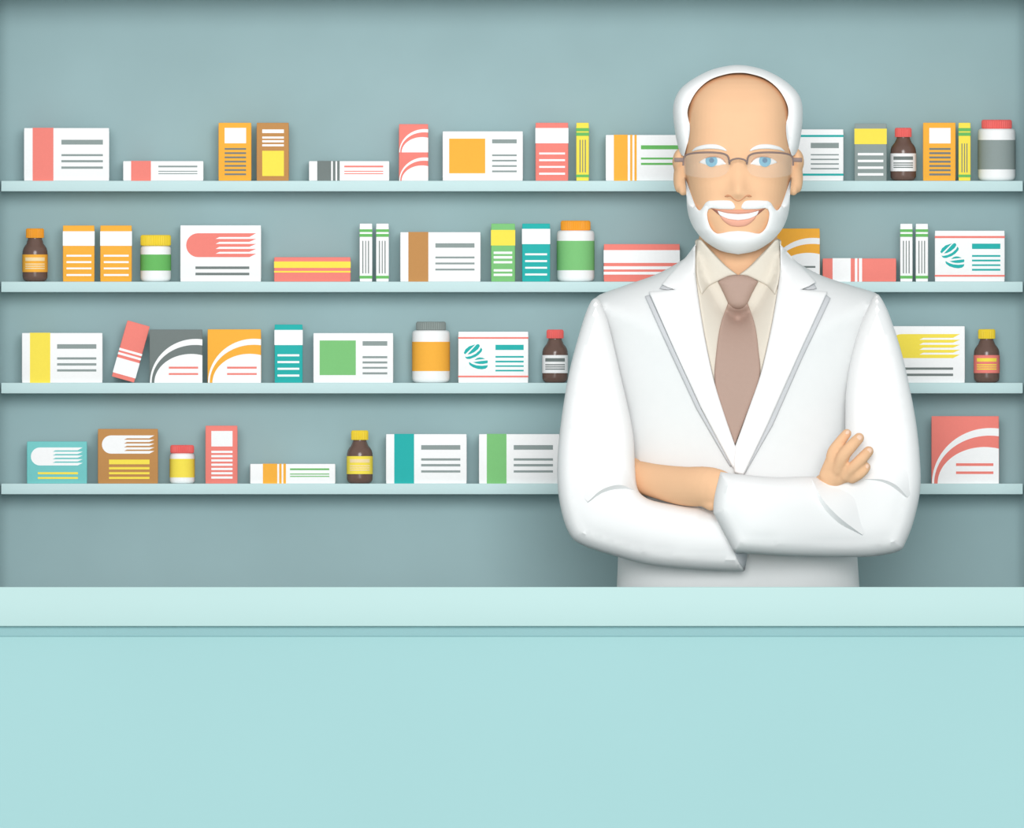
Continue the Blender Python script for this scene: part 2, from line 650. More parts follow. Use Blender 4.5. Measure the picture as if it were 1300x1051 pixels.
slim('slim yellow box with green stripes beside the red lidded jar', G1, 1217, 1232, 155.8, F1, 'yellow',
     [(162.5, 166.7), (168.2, 172.4), (221.6, 225)], [(1220.6, 1221.8), (1223.9, 1225), (1227, 1228.2)], (182, 218.8))
jar('large white pill jar with red lid and grey label', 1241.6, 1289.2, F1, 163.3, 'salmon', (1246.2, 1284.8), (152, 165), (177.6, 215), 'grey')

# ---- second shelf
bottle('brown bottle with orange cap and orange label at the shelf\'s left end', 28.4, 60.4, 289.9, F2, 'orange', (32.8, 54.3 + 1.5), 302,
       (323, 345.3), 'orange', 'cream')
for xa, lab in ((80, 'tall orange box with white belt beside the orange capped bottle'),
                (127.4, 'tall orange box with white belt beside the yellow lidded jar')):
    belt_box(lab, G2, xa, xa + 39.8, 286.2, F2, 'orange', (293.6, 312), 'white', (xa + 4.4, xa + 36),
             [(323.4, 325.8), (331.5, 333.9), (339.6, 341.8), (347.9, 350.3)])
jar('small white pill jar with yellow lid and green label', 178.3, 217, F2, 312, 'yellow', (178.3, 217), (298.2, 312), (323, 343.5), 'leaf')
swoosh_box('large white box with a salmon streaked swoosh', G2, 229.1, 331.3, 286, F2, 'white', (236.3, 296, 325.2, 326.4), 'salmon',
           (248.1, 316.5), [(338.2, 341.5), (346.1, 349.4)], 'dark', depth=0.045)
carton('low salmon box with two yellow stripes', G2, 348.2, 444.9, 326.4, F2, 'salmon', 0.05,
       [('h', 331.9, 340, 'yellow'), ('h', 343.9, 345.9, 'yellow')])
for xa, lab in ((456.7, 'slim white box with green stripes, next to the low salmon box with yellow stripes'),
                (477.7, 'slim white box with green stripes, next to the brown striped white box')):
    slim(lab, G2, xa, xa + 15.7, 283.8, F2, 'white', [(291, 294.5), (296.9, 300.6), (350, 353.6)],
         [(xa + 3.3, xa + 4.6), (xa + 7, xa + 8.1), (xa + 10.5, xa + 11.8)], (305.6, 347))
banded('white medicine box with a brown stripe', G2, 508.3, 609.9, 294.7, F2, 'brown', (518.4, 543.8), (552.7, 602.4),
       [(308.7, 314.4), (325.6, 328), (333.2, 335.6), (340.9, 343.3)])
belt_box('tall green box with a yellow belt', G2, 623.6, 653.8, 283.8, F2, 'green', (291.9, 311.6), 'yellow', (626.7, 650.3),
         [(319.4, 322.3), (325.1, 328.2), (331.5, 334.3), (341.8, 344.6), (347.4, 350.3)])
belt_box('tall teal box with white belt beside the orange lidded green jar', G2, 663, 698.2, 283.8, F2, 'teal', (290.5, 309.8), 'white', (666.7, 694.5),
         [(321.6, 324), (330.2, 332.6), (338.7, 341), (347.2, 349.6)])
jar('large white pill jar with orange lid and green label', 707, 754.5, F2, 292.5, 'orange', (711.6, 749.5), (280, 293.6), (305.6, 343), 'green')
carton('low salmon box with white stripes touching the man\'s right shoulder', G2, 766.7, 862.8, 309.8, F2, 'salmon', 0.05,
       [('h', 317.5, 333.7, 'white'), ('h', 338, 342, 'white'), ('h', 345, 348.5, 'white')])
arc_box('orange box with white arcs half hidden behind the man\'s white beard', G2, 973, 1040.6, 290, F2, 'orange', [(337.6, 340), (345.6, 348)], 'dark')
carton('low salmon box with white bars above the man\'s left shoulder', G2, 1044.5, 1137.5, 328, F2, 'salmon', 0.05,
       [('v', 1057, 1080, 'white'), ('v', 1085.3, 1088.5, 'white'), ('v', 1090.5, 1094.4, 'white')])
for xa, lab in ((1143, 'slim white box with green stripes, first to the right of the man\'s shoulder'),
                (1162.7, 'slim white box with green stripes, beside the box with two tablets')):
    slim(lab, G2, xa, xa + 15.3, 284, F2, 'white', [(291, 294.5), (296.9, 300.6), (350, 353.6)],
         [(xa + 3.3, xa + 4.6), (xa + 7, xa + 8.1), (xa + 10.5, xa + 11.8)], (305.6, 347))
pill_box('white box with two teal tablets at the right end of the second shelf', G2, 1187, 1275.3, 292.8, F2, [(299.5, 302.2), (348.9, 351.2)], (1234, 1270),
         [(309.2, 316), (323.7, 326), (329.5, 331.8), (335.5, 337.6), (341.2, 343.6)], 1.0)

# ---- third shelf
banded('white medicine box with a yellow stripe', G3, 28, 130, 422.6, F3, 'yellow', (38, 63.8), (72.5, 122.3),
       [(436.9, 442.6), (453.5, 456.4), (461, 464), (468.7, 471.6)])
# leaning box: its lower right corner stands on the shelf, its upper right corner leans on the grey box
lw, lh, ang = 29.4, 74.0, math.radians(15.7)
_cx, _cz = 170.2, 485.9
_bx = _cx - lw / 2 * math.cos(ang)
_by = _cz - lw / 2 * math.sin(ang)
carton('salmon box tilted against the grey arc box', G3, 0, lw, 0, lh, 'salmon', 0.022,
       [('h', 0.49 * lh, 0.53 * lh, 'white'), ('h', 0.565 * lh, 0.604 * lh, 'white'), ('h', 0.655 * lh, 0.925 * lh, 'white')],
       rot=ang, at=(_bx / 1000 - 0.65, FY + 0.016, Z0 - _by / 1000 + 0.0002))
arc_box('dark grey box with white arcs', G3, 189.9, 256.9, 418.3, F3, 'dark', [(465.4, 468), (473.5, 475.9)], 'salmon')
arc_box('orange box with white arcs standing next to the grey one', G3, 263.6, 331.3, 418, F3, 'orange', [(465.4, 468), (473.5, 475.9)], 'salmon')
belt_box('tall teal box with white belt on the third shelf', G3, 348.7, 384, 411.9, F3, 'teal', (418.8, 438), 'white', (352.3, 380),
         [(449.7, 452.3), (458.3, 460.9), (466.8, 469.4), (475.4, 478)])
carton('white box with a big green square on its front', G3, 398, 499, 422.8, F3, 'white', 0.045,
       [('r', 405.8, 432.1, 451.7, 476.1, 'green')]
       + lines(460.3, 491.7, [(433, 438.8), (452, 454.7), (458.7, 461.4), (465.6, 468), (472.5, 475.2)], 'grey'))
jar('large white pill jar with grey lid and orange label', 523.3, 571, F3, 419.3, 'grey', (528, 566), (408.3, 421), (433.8, 471), 'orange')
pill_box('white box with two teal tablets beside the orange labelled jar', G3, 582, 670.5, 421, F3, [(427.8, 430), (476.8, 479)], (629, 664.8),
         [(437.6, 444.2), (451.8, 454), (457.8, 460), (463.7, 465.6), (469.4, 471.4)], 1.0)
bottle('brown bottle with salmon cap and white label beside the man\'s right sleeve', 688.4, 721, 418.3, F3, 'salmon', (693.8, 715.5), 429.5,
       (450.8, 473.5), 'white', 'dark')
swoosh_box('white box with a yellow streaked swoosh partly behind the man\'s left sleeve', G3, 1122.5, 1224.7, 414, F3, 'white', (1129.7, 424, 1218.7, 454.5), 'yellow',
           (1141.5, 1210), [(466.4, 469.4), (474.2, 477.3)], 'dark', depth=0.045)
bottle('brown bottle with yellow cap and salmon label', 1236.3, 1269, 417.8, F3, 'yellow', (1241.3, 1263.2), 430, (450.8, 473.5), 'salmon', 'yellow')

# ---- lowest shelf
swoosh_box('aqua box with a white streaked swoosh', G4, 34.3, 110.4, 560.3, F4, 'aqua', (39.2, 568, 105, 590.8), 'white', (48, 99),
           [(599.3, 602), (605.5, 607.9)], 'yellow')
swoosh_box('brown box with a white streaked swoosh and yellow lines', G4, 124.4, 200.5, 544.4, F4, 'brown', (129.4, 552.7, 196, 575.8), 'white',
           (138.4, 189.8), [(583.4, 589.3), (592.9, 595.8), (599.3, 602), (605.3, 607.9)], 'yellow')
jar('little white pill jar with red lid and yellow label', 215.5, 247.1, F4, 575.3, 'salmon', (216.5, 246.7), (564.8, 575.3), (582.4, 606), 'yellow')
window_box('tall salmon box with white square and white lines', G4, 261, 301.4, 540.3, F4, 'salmon', (268.3, 295.2), (547, 566.7),
           [(572.2 + 5.42 * i, 575 + 5.42 * i) for i in range(7)], 'white')
flat('low white box with orange stripes and green lines on the lowest shelf', G4, 317.8, F4,
     [(333.7, 352, 'orange'), (354.4, 357.5, 'orange'), (359.7, 363, 'orange')], 'leaf', (368.2, 418), w=107.7)
bottle('brown bottle with yellow cap and yellow label', 440.3, 473.1, 546.3, F4, 'yellow', (445.5, 467.4), 558.4, (579, 601.7), 'yellow', 'cream')
banded('white medicine box with a teal stripe', G4, 490.2, 592.3, 551, F4, 'teal', (500.5, 525.7), (534.7, 584.4),
       [(565, 570.8), (581.7, 584.6), (589, 592), (597, 599.8)])
banded('white medicine box with a green stripe beside the man\'s right elbow', G4, 608.2, 710, 551, F4, 'green', (618, 643), (652.2, 702),
       [(565, 570.8), (581.7, 584.6), (589, 592), (597, 599.8)])
arc_box('large salmon box with white arcs at the right end of the lowest shelf', G4, 1182.6, 1268, 528.2, F4, 'salmon', [(588, 591.5), (598.4, 601.7)], 'salmon')

# ------------------------------------------------------------------ counter
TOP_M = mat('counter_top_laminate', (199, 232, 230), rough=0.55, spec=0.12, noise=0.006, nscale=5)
SHADE_STRIP_M = mat('counter_shade_strip', (160, 203, 206), rough=0.6, noise=0.006, nscale=5)  # shadow of the countertop overhang, put into a darker strip
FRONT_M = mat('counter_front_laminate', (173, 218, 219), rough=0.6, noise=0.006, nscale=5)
CY0, CY1 = -1.30, -0.76
mb = MB()
mb.box(-1.6, 1.6, CY0, CY1, Z0 - 0.795, Z0 - 0.745, TOP_M, bevel=0.0015)
tag(mb.build('countertop', org=(0, (CY0 + CY1) / 2, Z0 - 0.795), loc=(0, (CY0 + CY1) / 2, Z0 - 0.795)),
    'pale teal countertop running across in front of the man', 'countertop')
base = empty('counter_cabinet', (0, (CY0 + CY1) / 2, 0))
tag(base, 'light teal counter front panel with painted strip of shade under the countertop', 'counter')
og = (0, (CY0 + CY1) / 2, 0)
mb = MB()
mb.box(-1.58, 1.58, CY0 + 0.012, CY1 - 0.02, Z0 - 0.808, Z0 - 0.795, SHADE_STRIP_M, bevel=0.001)
mb.build('shade_strip', base, org=og)
mb = MB()
mb.box(-1.58, 1.58, CY0 + 0.010, CY0 + 0.03, 0.0, Z0 - 0.808, FRONT_M, bevel=0.001)
mb.build('front_panel', base, org=og)
for sx in (-1.58, 1.56):
    mb = MB()
    mb.box(sx, sx + 0.02, CY0 + 0.03, CY1 - 0.02, 0.0, Z0 - 0.808, FRONT_M)
    mb.build('side_panel', base, org=og)

# ------------------------------------------------------------------ the man
CX = 937.2
YH = -0.44                                   # depth of the head's middle
YT = -0.42                                   # depth of the torso's middle
RO = ((CX - 650) / 1000, YT, 0.0)            # person's base
SKIN = mat('skin', (252, 203, 161), rough=0.75, spec=0.04, noise=0.008, nscale=60, lum=1.19)
LIP = mat('lip', (232, 166, 142), rough=0.55, spec=0.12)
HAIRW = mat('white_hair', (253, 254, 254), rough=0.85, spec=0.05, noise=0.01, nscale=120)
COAT_SHADED = mat('coat_cloth_shaded', (243, 245, 245), rough=0.9, spec=0.03, noise=0.006, nscale=90, lum=1.18)  # white coat cloth with the body's shade put into the colour
COAT_LIT = mat('coat_cloth_lit', (255, 255, 255), rough=0.9, spec=0.03)  # lit copy of the same cloth, for sleeves, lapels and collar
EDGE = mat('coat_lapel_shade', (219, 221, 224), rough=0.9, spec=0.03, lum=1.25)  # shadow beside the lapels and in their notches, painted as grey bands
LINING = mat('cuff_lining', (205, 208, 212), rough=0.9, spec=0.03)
SHIRT = mat('beige_shirt', (229, 221, 207), rough=0.9, spec=0.03, noise=0.006, nscale=90)
TIE = mat('brown_tie', (186, 159, 146), rough=0.7, spec=0.08, noise=0.01, nscale=200)
FRAME = mat('spectacle_frame', (140, 120, 115), rough=0.45, spec=0.25)
EYEW = mat('eye_white', (255, 255, 255), rough=0.3, spec=0.2)
IRIS = mat('iris_blue', (124, 190, 216), rough=0.3, spec=0.2)
PUPIL = mat('pupil', (84, 134, 168), rough=0.3, spec=0.2)
LIDC = mat('eyelid_crease', (232, 178, 140), rough=0.8)
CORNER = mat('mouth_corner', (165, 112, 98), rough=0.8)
NOSTRIL = mat('nostril', (214, 152, 116), rough=0.8)
TROUSER = mat('trouser_cloth', (92, 98, 106), rough=0.9, spec=0.03)
SHOE = mat('shoe_leather', (60, 48, 42), rough=0.4, spec=0.3)

HW_Y = [92, 93, 95, 100, 106, 113, 121, 129, 143, 160, 180, 200, 230, 259, 275, 292, 307, 316, 320]
HW_W = [1, 9, 21.5, 35, 45, 53, 59, 62.5, 65, 66, 67, 68.5, 66, 61.5, 56.5, 47, 33, 15, 4]
DF_W = [8, 20, 32, 48, 58, 66, 73, 79, 86, 91, 94, 95, 96, 97, 96, 94, 88, 74, 55]      # front depth, mm
DB_W = [8, 22, 36, 54, 66, 76, 83, 88, 93, 95, 95, 93, 84, 68, 58, 46, 36, 24, 12]      # back depth, mm


def gauss(X, Y, cx, cy, sx, sy):
    return np.exp(-((X - cx) / sx) ** 2 / 2 - ((Y - cy) / sy) ** 2 / 2)


def feat(X, Y):
    """relief of the face in mm, towards the viewer"""
    b = 5.0 * gauss(X, Y, CX, 212, 6, 14)                 # nose bridge
    b = b + 13.0 * gauss(X, Y, CX, 240, 7.5, 10) + 4.0 * gauss(X, Y, CX, 246, 5, 4)
    for s in (-1, 1):
        b = b + 4.5 * gauss(X, Y, CX + s * 12, 247, 4.5, 4)   # wings of the nose
        b = b - 4.0 * gauss(X, Y, CX + s * 34, 206, 14, 8)    # eye hollows
        b = b + 2.0 * gauss(X, Y, CX + s * 32, 188, 18, 5)    # brow ridges
        b = b + 1.5 * gauss(X, Y, CX + s * 38, 236, 16, 14)   # cheeks
    b = b + 2.0 * gauss(X, Y, CX, 272, 22, 10) + 3.0 * gauss(X, Y, CX, 306, 16, 8)
    return b


def face_y(P, d=None):
    X, Y = P[:, 0], P[:, 1]
    hw = np.interp(Y, HW_Y, HW_W)
    D = np.interp(Y, HW_Y, DF_W) / 1000
    u = np.clip(np.abs(X - CX) / np.maximum(hw, 1), 0, 1)
    n = 2.7
    return YH - D * (1 - u ** n) ** (1 / n) - feat(X, Y) / 1000 * (1 - u ** 6)


def shell_y(P, grow=5.0, dep=2.0):
    """surface of hair lying over the head: a little wider and deeper than the skin"""
    X, Y = P[:, 0], P[:, 1]
    hw = np.interp(Y, HW_Y, HW_W) + grow
    low = np.interp(Y, [225, 259, 275, 292, 307, 318, 323.5], [68.5, 66.5, 63.0, 56.5, 43.0, 27.0, 15.0])
    hw = np.where(Y > 262, np.maximum(hw, low), hw)
    D = (np.where(Y > 305, np.interp(Y, [305, 312, 318, 323], [89, 83, 75, 66]), np.interp(Y, HW_Y, DF_W)) + dep) / 1000
    u = np.clip(np.abs(X - CX) / hw, 0, 1)
    n = 2.7
    return YH - D * (1 - u ** n) ** (1 / n) - feat(X, Y) / 1000 * (1 - u ** 6)


# torso (lab coat) outline
TORSO = crom([(886, 306), (883, 313), (869, 328), (836, 347), (800, 360), (766, 372), (757, 377)], 3)[:-1] \
    + [(750, 383), (752, 396), (764, 430), (780, 520), (786, 620), (785, 700), (783, 745), (779, 900), (774, 1190),
       (1100, 1190), (1095, 900), (1091, 745), (1088, 700), (1087, 620), (1092, 520), (1109, 430), (1120, 396), (1121, 382)] \
    + crom([(1116, 375), (1107, 370), (1073, 360), (1037, 347), (1005, 328), (990, 312), (987, 306)], 3)[1:] + [(972, 345), (937, 400), (902, 345)]
TORSO_B = resample(TORSO, 6)


def torso_y(P, d=None):
    dd = seg_dist(P, TORSO_B) if d is None else d
    ins = inside(P, TORSO_B)
    return np.where(ins, YT - 0.120 * prof(dd, 160.0, 2.4), YT)


def neck_y(P):
    dx = np.clip(np.abs(P[:, 0] - CX) / 60.0, 0, 1)
    y = -0.425 - 0.056 * (1 - dx ** 2.5) ** 0.4
    fade = ss((P[:, 1] - 385) / 40)
    return y * (1 - fade) + YT * fade


def chest_y(P):
    a, b = torso_y(P), neck_y(P)
    k = 0.008
    hh = np.clip(0.5 + 0.5 * (b - a) / k, 0, 1)
    return b * (1 - hh) + a * hh - k * hh * (1 - hh)


def drape(mb, poly, f, off, t, m, R=3.0, step=5.0, bstep=2.5, ins=None, deep=0.0015):
    """cloth or skin patch of thickness t mm lying off mm above the surface f"""
    ins = (R * 0.15, R * 0.45, R) if ins is None else ins
    lens(mb, poly, lambda P, d: f(P) - (off + t * prof(d, R)) / 1000, lambda P, d: f(P) - off / 1000 + deep,
         lambda P, d: f(P) - off / 1000, m, step, bstep, ins)


# ---- body: head, neck, trunk, arms, hands, legs as one continuous surface
bm_body = MB()
rows_v, nseg = [], 72
ys = [91.6, 92.2, 93, 94, 95.5] + list(np.arange(98, 314, 3.0)) + [315.5, 317, 318]
for Y in ys:
    hw = float(np.interp(Y, HW_Y, HW_W))
    if Y > 317:
        hw = 2.0
    ring = []
    for i in range(nseg):
        a = 2 * math.pi * i / nseg
        c, s = math.cos(a), math.sin(a)
        n = 2.7
        q = (abs(c) ** n + abs(s) ** n) ** (-1 / n)
        X = CX + hw * c * q
        if s >= 0:
            D = float(np.interp(Y, HW_Y, DB_W))
            y = YH + D / 1000 * s * q
        else:
            y = float(face_y(np.array([[X, Y]]))[0])
        ring.append(P3(X, Y, y))
    rows_v.append(ring)
vv = [p for r_ in rows_v for p in r_]
ff = []
for j in range(len(rows_v) - 1):
    for i in range(nseg):
        ff.append([j * nseg + i, j * nseg + (i + 1) % nseg, (j + 1) * nseg + (i + 1) % nseg, (j + 1) * nseg + i])
ff += [list(range(nseg)), [(len(rows_v) - 1) * nseg + i for i in range(nseg)][::-1]]
bm_body.add(vv, ff, SKIN)


def chain(mb, pts, sy=1.0, sub=2, dens=0.3):
    """pts: (X, Y, y, r_mm); overlapping beads along a smooth path"""
    q = np.array([(p[0], p[1], p[2] * 1000, p[3]) for p in pts], float)
    dense = crom([tuple(r_) for r_ in q], 24)
    last = None
    for p in dense:
        p = np.array(p)
        if last is None or np.linalg.norm(p[:3] - last[:3]) > dens * p[3]:
            last = p
            r = p[3] / 1000
            mb.ball(P3(p[0], p[1], p[2] / 1000), r, r * sy, r, SKIN, sub)


# ears
for s in (-1, 1):
    rot = Matrix.Rotation(math.radians(s * -9), 3, 'Y')
    bm_body.ball(P3(CX + s * 71, 216, -0.437), 0.0105, 0.017, 0.030, SKIN, 3, rot)
    bm_body.ball(P3(CX + s * 75, 203, -0.440), 0.0085, 0.018, 0.015, SKIN, 3, rot)
    bm_body.ball(P3(CX + s * 69.5, 239, -0.445), 0.0065, 0.009, 0.0095, SKIN, 3, rot)
# neck and trunk
chain(bm_body, [(CX, 262, -0.415, 46), (CX, 300, -0.42, 50), (CX, 335, -0.424, 50), (CX, 365, -0.42, 47)], 1.0, 3, 0.2)
for Y, rx, ry in ((470, 100, 50), (510, 108, 66), (560, 108, 78), (620, 102, 74), (680, 100, 72), (740, 104, 76), (800, 112, 82), (850, 110, 85)):
    bm_body.ball(P3(CX, Y, YT), rx / 1000, ry / 1000, 0.060, SKIN, 3)
chain(bm_body, [(CX - 110, 418, YT, 28), (CX, 412, YT + 0.008, 40), (CX + 110, 418, YT, 28)])
for s in (-1, 1):
    chain(bm_body, [(CX + s * 62, 880, YT, 78), (CX + s * 66, 1080, YT - 0.01, 66), (CX + s * 66, 1240, YT - 0.008, 50),
                    (CX + s * 66, 1400, YT + 0.012, 50), (CX + s * 67, 1640, YT + 0.01, 34), (CX + s * 67, 1690, YT + 0.008, 34)])
    chain(bm_body, [(CX + s * 68, 1705, YT + 0.01, 30), (CX + s * 72, 1712, YT - 0.07, 26), (CX + s * 75, 1718, YT - 0.13, 20)])
# right arm (left in the picture): under the other forearm, hand comes up on the other upper arm
chain(bm_body, [(788, 430, -0.420, 22), (758, 520, -0.480, 30), (758, 640, -0.530, 27), (790, 672, -0.55, 29), (870, 678, -0.556, 28),
                (950, 668, -0.556, 25), (1010, 640, -0.560, 19), (1046, 614, -0.578, 13)])
# left arm (right in the picture): crosses in front, hand tucked under the other arm
chain(bm_body, [(1086, 430, -0.420, 22), (1116, 520, -0.480, 30), (1116, 635, -0.528, 26), (1080, 655, -0.552, 25), (1000, 654, -0.585, 25),
                (938, 634, -0.604, 22)])
fore = [(940, 630, -0.606, 20), (920, 623, -0.603, 23), (900, 618, -0.597, 25.5), (868, 617, -0.574, 25), (835, 611, -0.542, 22), (806, 604, -0.506, 20)]
chain(bm_body, fore, 0.72, 3, 0.2)
chain(bm_body, [(903, 640, -0.603, 9), (896, 636, -0.598, 9), (880, 628, -0.585, 10)], 1.0)
for i, dz in enumerate((-13, -4.5, 4, 12)):                   # its fingers, tucked away under the arm
    chain(bm_body, [(806, 602 + dz, -0.500, 8), (786, 598 + dz, -0.484, 7.5), (770, 598 + dz * 1.1, -0.478, 7), (758 + 3 * i, 600 + dz * 1.1, -0.475, 6)])
# hand resting on the upper arm
YB = -0.612
chain(bm_body, [(1046, 614, -0.580, 13), (1058, 604, YB + 0.012, 13), (1063, 596, YB + 0.008, 10)], 0.8, 3, 0.2)
chain(bm_body, [(1060, 606, YB + 0.014, 12), (1072, 604, YB + 0.008, 9), (1082, 606.5, YB + 0.008, 6)], 0.8, 3, 0.2)
chain(bm_body, [(1050, 602, YB + 0.012, 10), (1055, 588, YB + 0.006, 9), (1058, 577, YB + 0.004, 7)], 0.8, 3, 0.2)
fingers = [
    [(1055.5, 590, YB + 0.006, 8.0), (1057, 575, YB + 0.003, 7.7), (1066.5, 561, YB + 0.003, 7.2), (1075.5, 549.5, YB + 0.009, 6.2)],
    [(1064, 596, YB + 0.002, 8.4), (1069.5, 580.5, YB - 0.007, 8.4), (1080, 567, YB - 0.008, 8.1), (1090.5, 556, YB + 0.000, 7.2)],
    [(1074, 604, YB + 0.003, 7.8), (1084, 592.5, YB - 0.006, 7.7), (1094.5, 581.5, YB - 0.006, 7.6), (1103, 572.5, YB + 0.002, 7.0)],
    [(1082, 608, YB + 0.004, 6.4), (1090, 603.5, YB - 0.003, 6.3), (1096.5, 597.5, YB - 0.003, 6.2), (1100, 592.5, YB + 0.001, 6.0)]]
for fg in fingers:
    chain(bm_body, fg, 1.0, 2, 0.18)
chain(bm_body, [(1050, 604, YB + 0.020, 8), (1060, 594, YB + 0.034, 8), (1072, 584, YB + 0.042, 7), (1082, 578, YB + 0.046, 6)], 1.0)  # thumb, behind

tmp = bm_body.build('person_raw')
md = tmp.modifiers.new('r', 'REMESH')
md.mode = 'VOXEL'
md.voxel_size = 0.0021
sm = tmp.modifiers.new('s', 'SMOOTH')
sm.factor = 0.5
sm.iterations = 3
dg = bpy.context.evaluated_depsgraph_get()
me = bpy.data.meshes.new_from_object(tmp.evaluated_get(dg))
bpy.data.objects.remove(tmp)
me.transform(Matrix.Translation((-RO[0], -RO[1], 0)))
me.shade_smooth()
me.materials.clear()
me.materials.append(SKIN)
me.name = 'person'
person = bpy.data.objects.new('person', me)
COL.objects.link(person)
person.location = RO
tag(person, 'smiling white-bearded person in white lab coat and glasses, arms crossed behind the counter', 'person')


def part(mb, name, parent=person, label=None, angle=1.2):
    o = mb.build(name, parent, org=RO, angle=angle)
    if label:
        o['label'] = label
    return o


# nails
for fg, (rx, rz) in zip(fingers, ((2.6, 3.6), (3.6, 4.4), (3.6, 4.4), (3.0, 3.8))):
    tip, prev = fg[3], fg[2]
    a = math.atan2(tip[0] - prev[0], -(tip[1] - prev[1]))
    rot = Matrix.Rotation(a, 3, 'Y') @ Matrix.Rotation(math.radians(-28), 3, 'X')
    mb = MB()
    mb.ball(P3(tip[0] + 0.6 * math.sin(a), tip[1] - 0.6 * math.cos(a), tip[2] - (tip[3] + 0.0) / 1000), rx / 1000, 0.0011, rz / 1000,
            mat('fingernail', (255, 216, 190), rough=0.35, spec=0.25), 2, rot)
    part(mb, 'fingernail')

# ---- hair
H_OUT_R = [(937, 82.4), (954, 84.3), (973.5, 89.8), (993, 100), (1006.7, 111), (1015, 122), (1018.6, 134.5), (1019, 151), (1017, 170), (1014, 187), (1011, 196)]
H_IN_R = [(1005, 199), (1003.5, 194), (999, 176), (997.8, 159), (1000.6, 143), (997.5, 129), (987, 112.4), (970.8, 100), (951.5, 94), (937, 92.8)]
H_OUT_L = [(863, 196), (860.2, 184), (857, 167.7), (854.6, 148), (855, 133), (859, 120.7), (867, 109.7), (882.4, 98.6), (901.8, 89), (921, 84)]
H_IN_L = [(937, 92.8), (921, 94.8), (901.8, 101.4), (886.6, 113.8), (877, 129), (873, 143), (875.8, 159.4), (875, 173), (871, 190), (868.6, 199)]
outer = crom(H_OUT_L + H_OUT_R, 4)
inner = crom(H_IN_R + H_IN_L[1:], 4)
mb = MB()
band = outer + inner


def hair_front(P, d):
    dout = seg_dist(P, outer, closed=False)
    k = ss(seg_dist(P, inner, closed=False) / 11.0)
    f = shell_y(P, 0.9 + 5.1 * k, 0.6 + 3.2 * k)
    dome = YH + 0.012 - 0.060 * prof(dout, 20.0, 2.8)
    return np.minimum(f, dome)


lens(mb, band, hair_front, lambda P, d: np.full(len(P), YH + 0.03), lambda P, d: np.where(seg_dist(P, inner, closed=False) < 0.5, shell_y(P, 0.7, 0.4), YH + 0.012),
     HAIRW, 3.0, 2.0, (0.5, 1.5, 3.0))
# back of the head
back = outer + [(1008, 215), (1000, 262), (975, 290), (900, 290), (874, 262), (866, 215)]
inn_poly = inner
lens(mb, back, lambda P, d: YH + 0.012 - 0.0 * d + 0.004 * prof(d, 10), lambda P, d: YH + 0.012 + 0.094 * prof(d, 85.0, 2.1), lambda P, d: np.full(len(P), YH + 0.012),
     HAIRW, 6, 3, (1, 3, 6, 10))
part(mb, 'hair', label='white hair around a bald forehead')

# ---- beard with moustache
left_out = [(868.6, 222), (870.5, 236), (871.4, 246), (872.2, 262.8), (875.5, 278), (882.4, 292), (896, 307), (915.6, 318.6), (937.2, 322.9)]
left_in_up = [(868.6, 222), (874, 237), (879, 251), (884, 263), (888, 266.9), (891.6, 264), (895.7, 257.6), (900, 254.8)]
left_mo = [(900, 254.8), (913, 254.2), (926, 254.5), (930.5, 257), (933, 261), (933.2, 264.2), (930, 266)]
left_mouth = [(930, 266), (914, 265.6), (903, 264.2)]
left_goat = [(899.6, 265.6), (897.8, 271.4), (899.2, 281.3), (902.8, 290), (908.5, 295.6), (914, 296.3), (925.6, 294), (937.2, 293)]
L_in = crom(left_in_up, 4)[:-1] + crom(left_mo, 4)[:-1] + left_mouth + crom(left_goat, 4)
L_out = crom(left_out, 4)
poly = L_in + mirror(L_in)[::-1][1:] + mirror(L_out)[1:] + L_out[::-1][1:-1]
mb = MB()


def beard_f(P):
    return face_y(P)


bin_ = L_in + mirror(L_in)[::-1][1:]


def beard_front(P, d):
    k = ss(seg_dist(P, bin_, closed=False) / 9.0)
    return shell_y(P, 0.9 + 5.1 * k, 0.6 + 1.2 * k) - 0.0032 * prof(d, 7.0)


lens(mb, poly, beard_front, lambda P, d: face_y(P) + 0.006,
     lambda P, d: np.where(seg_dist(P, bin_, closed=False) < 0.5, shell_y(P, 0.7, 0.4), shell_y(P, 5.0, 0.3)), HAIRW, 4.0, 1.6, (0.4, 1.2, 2.6, 5.0))
part(mb, 'beard')

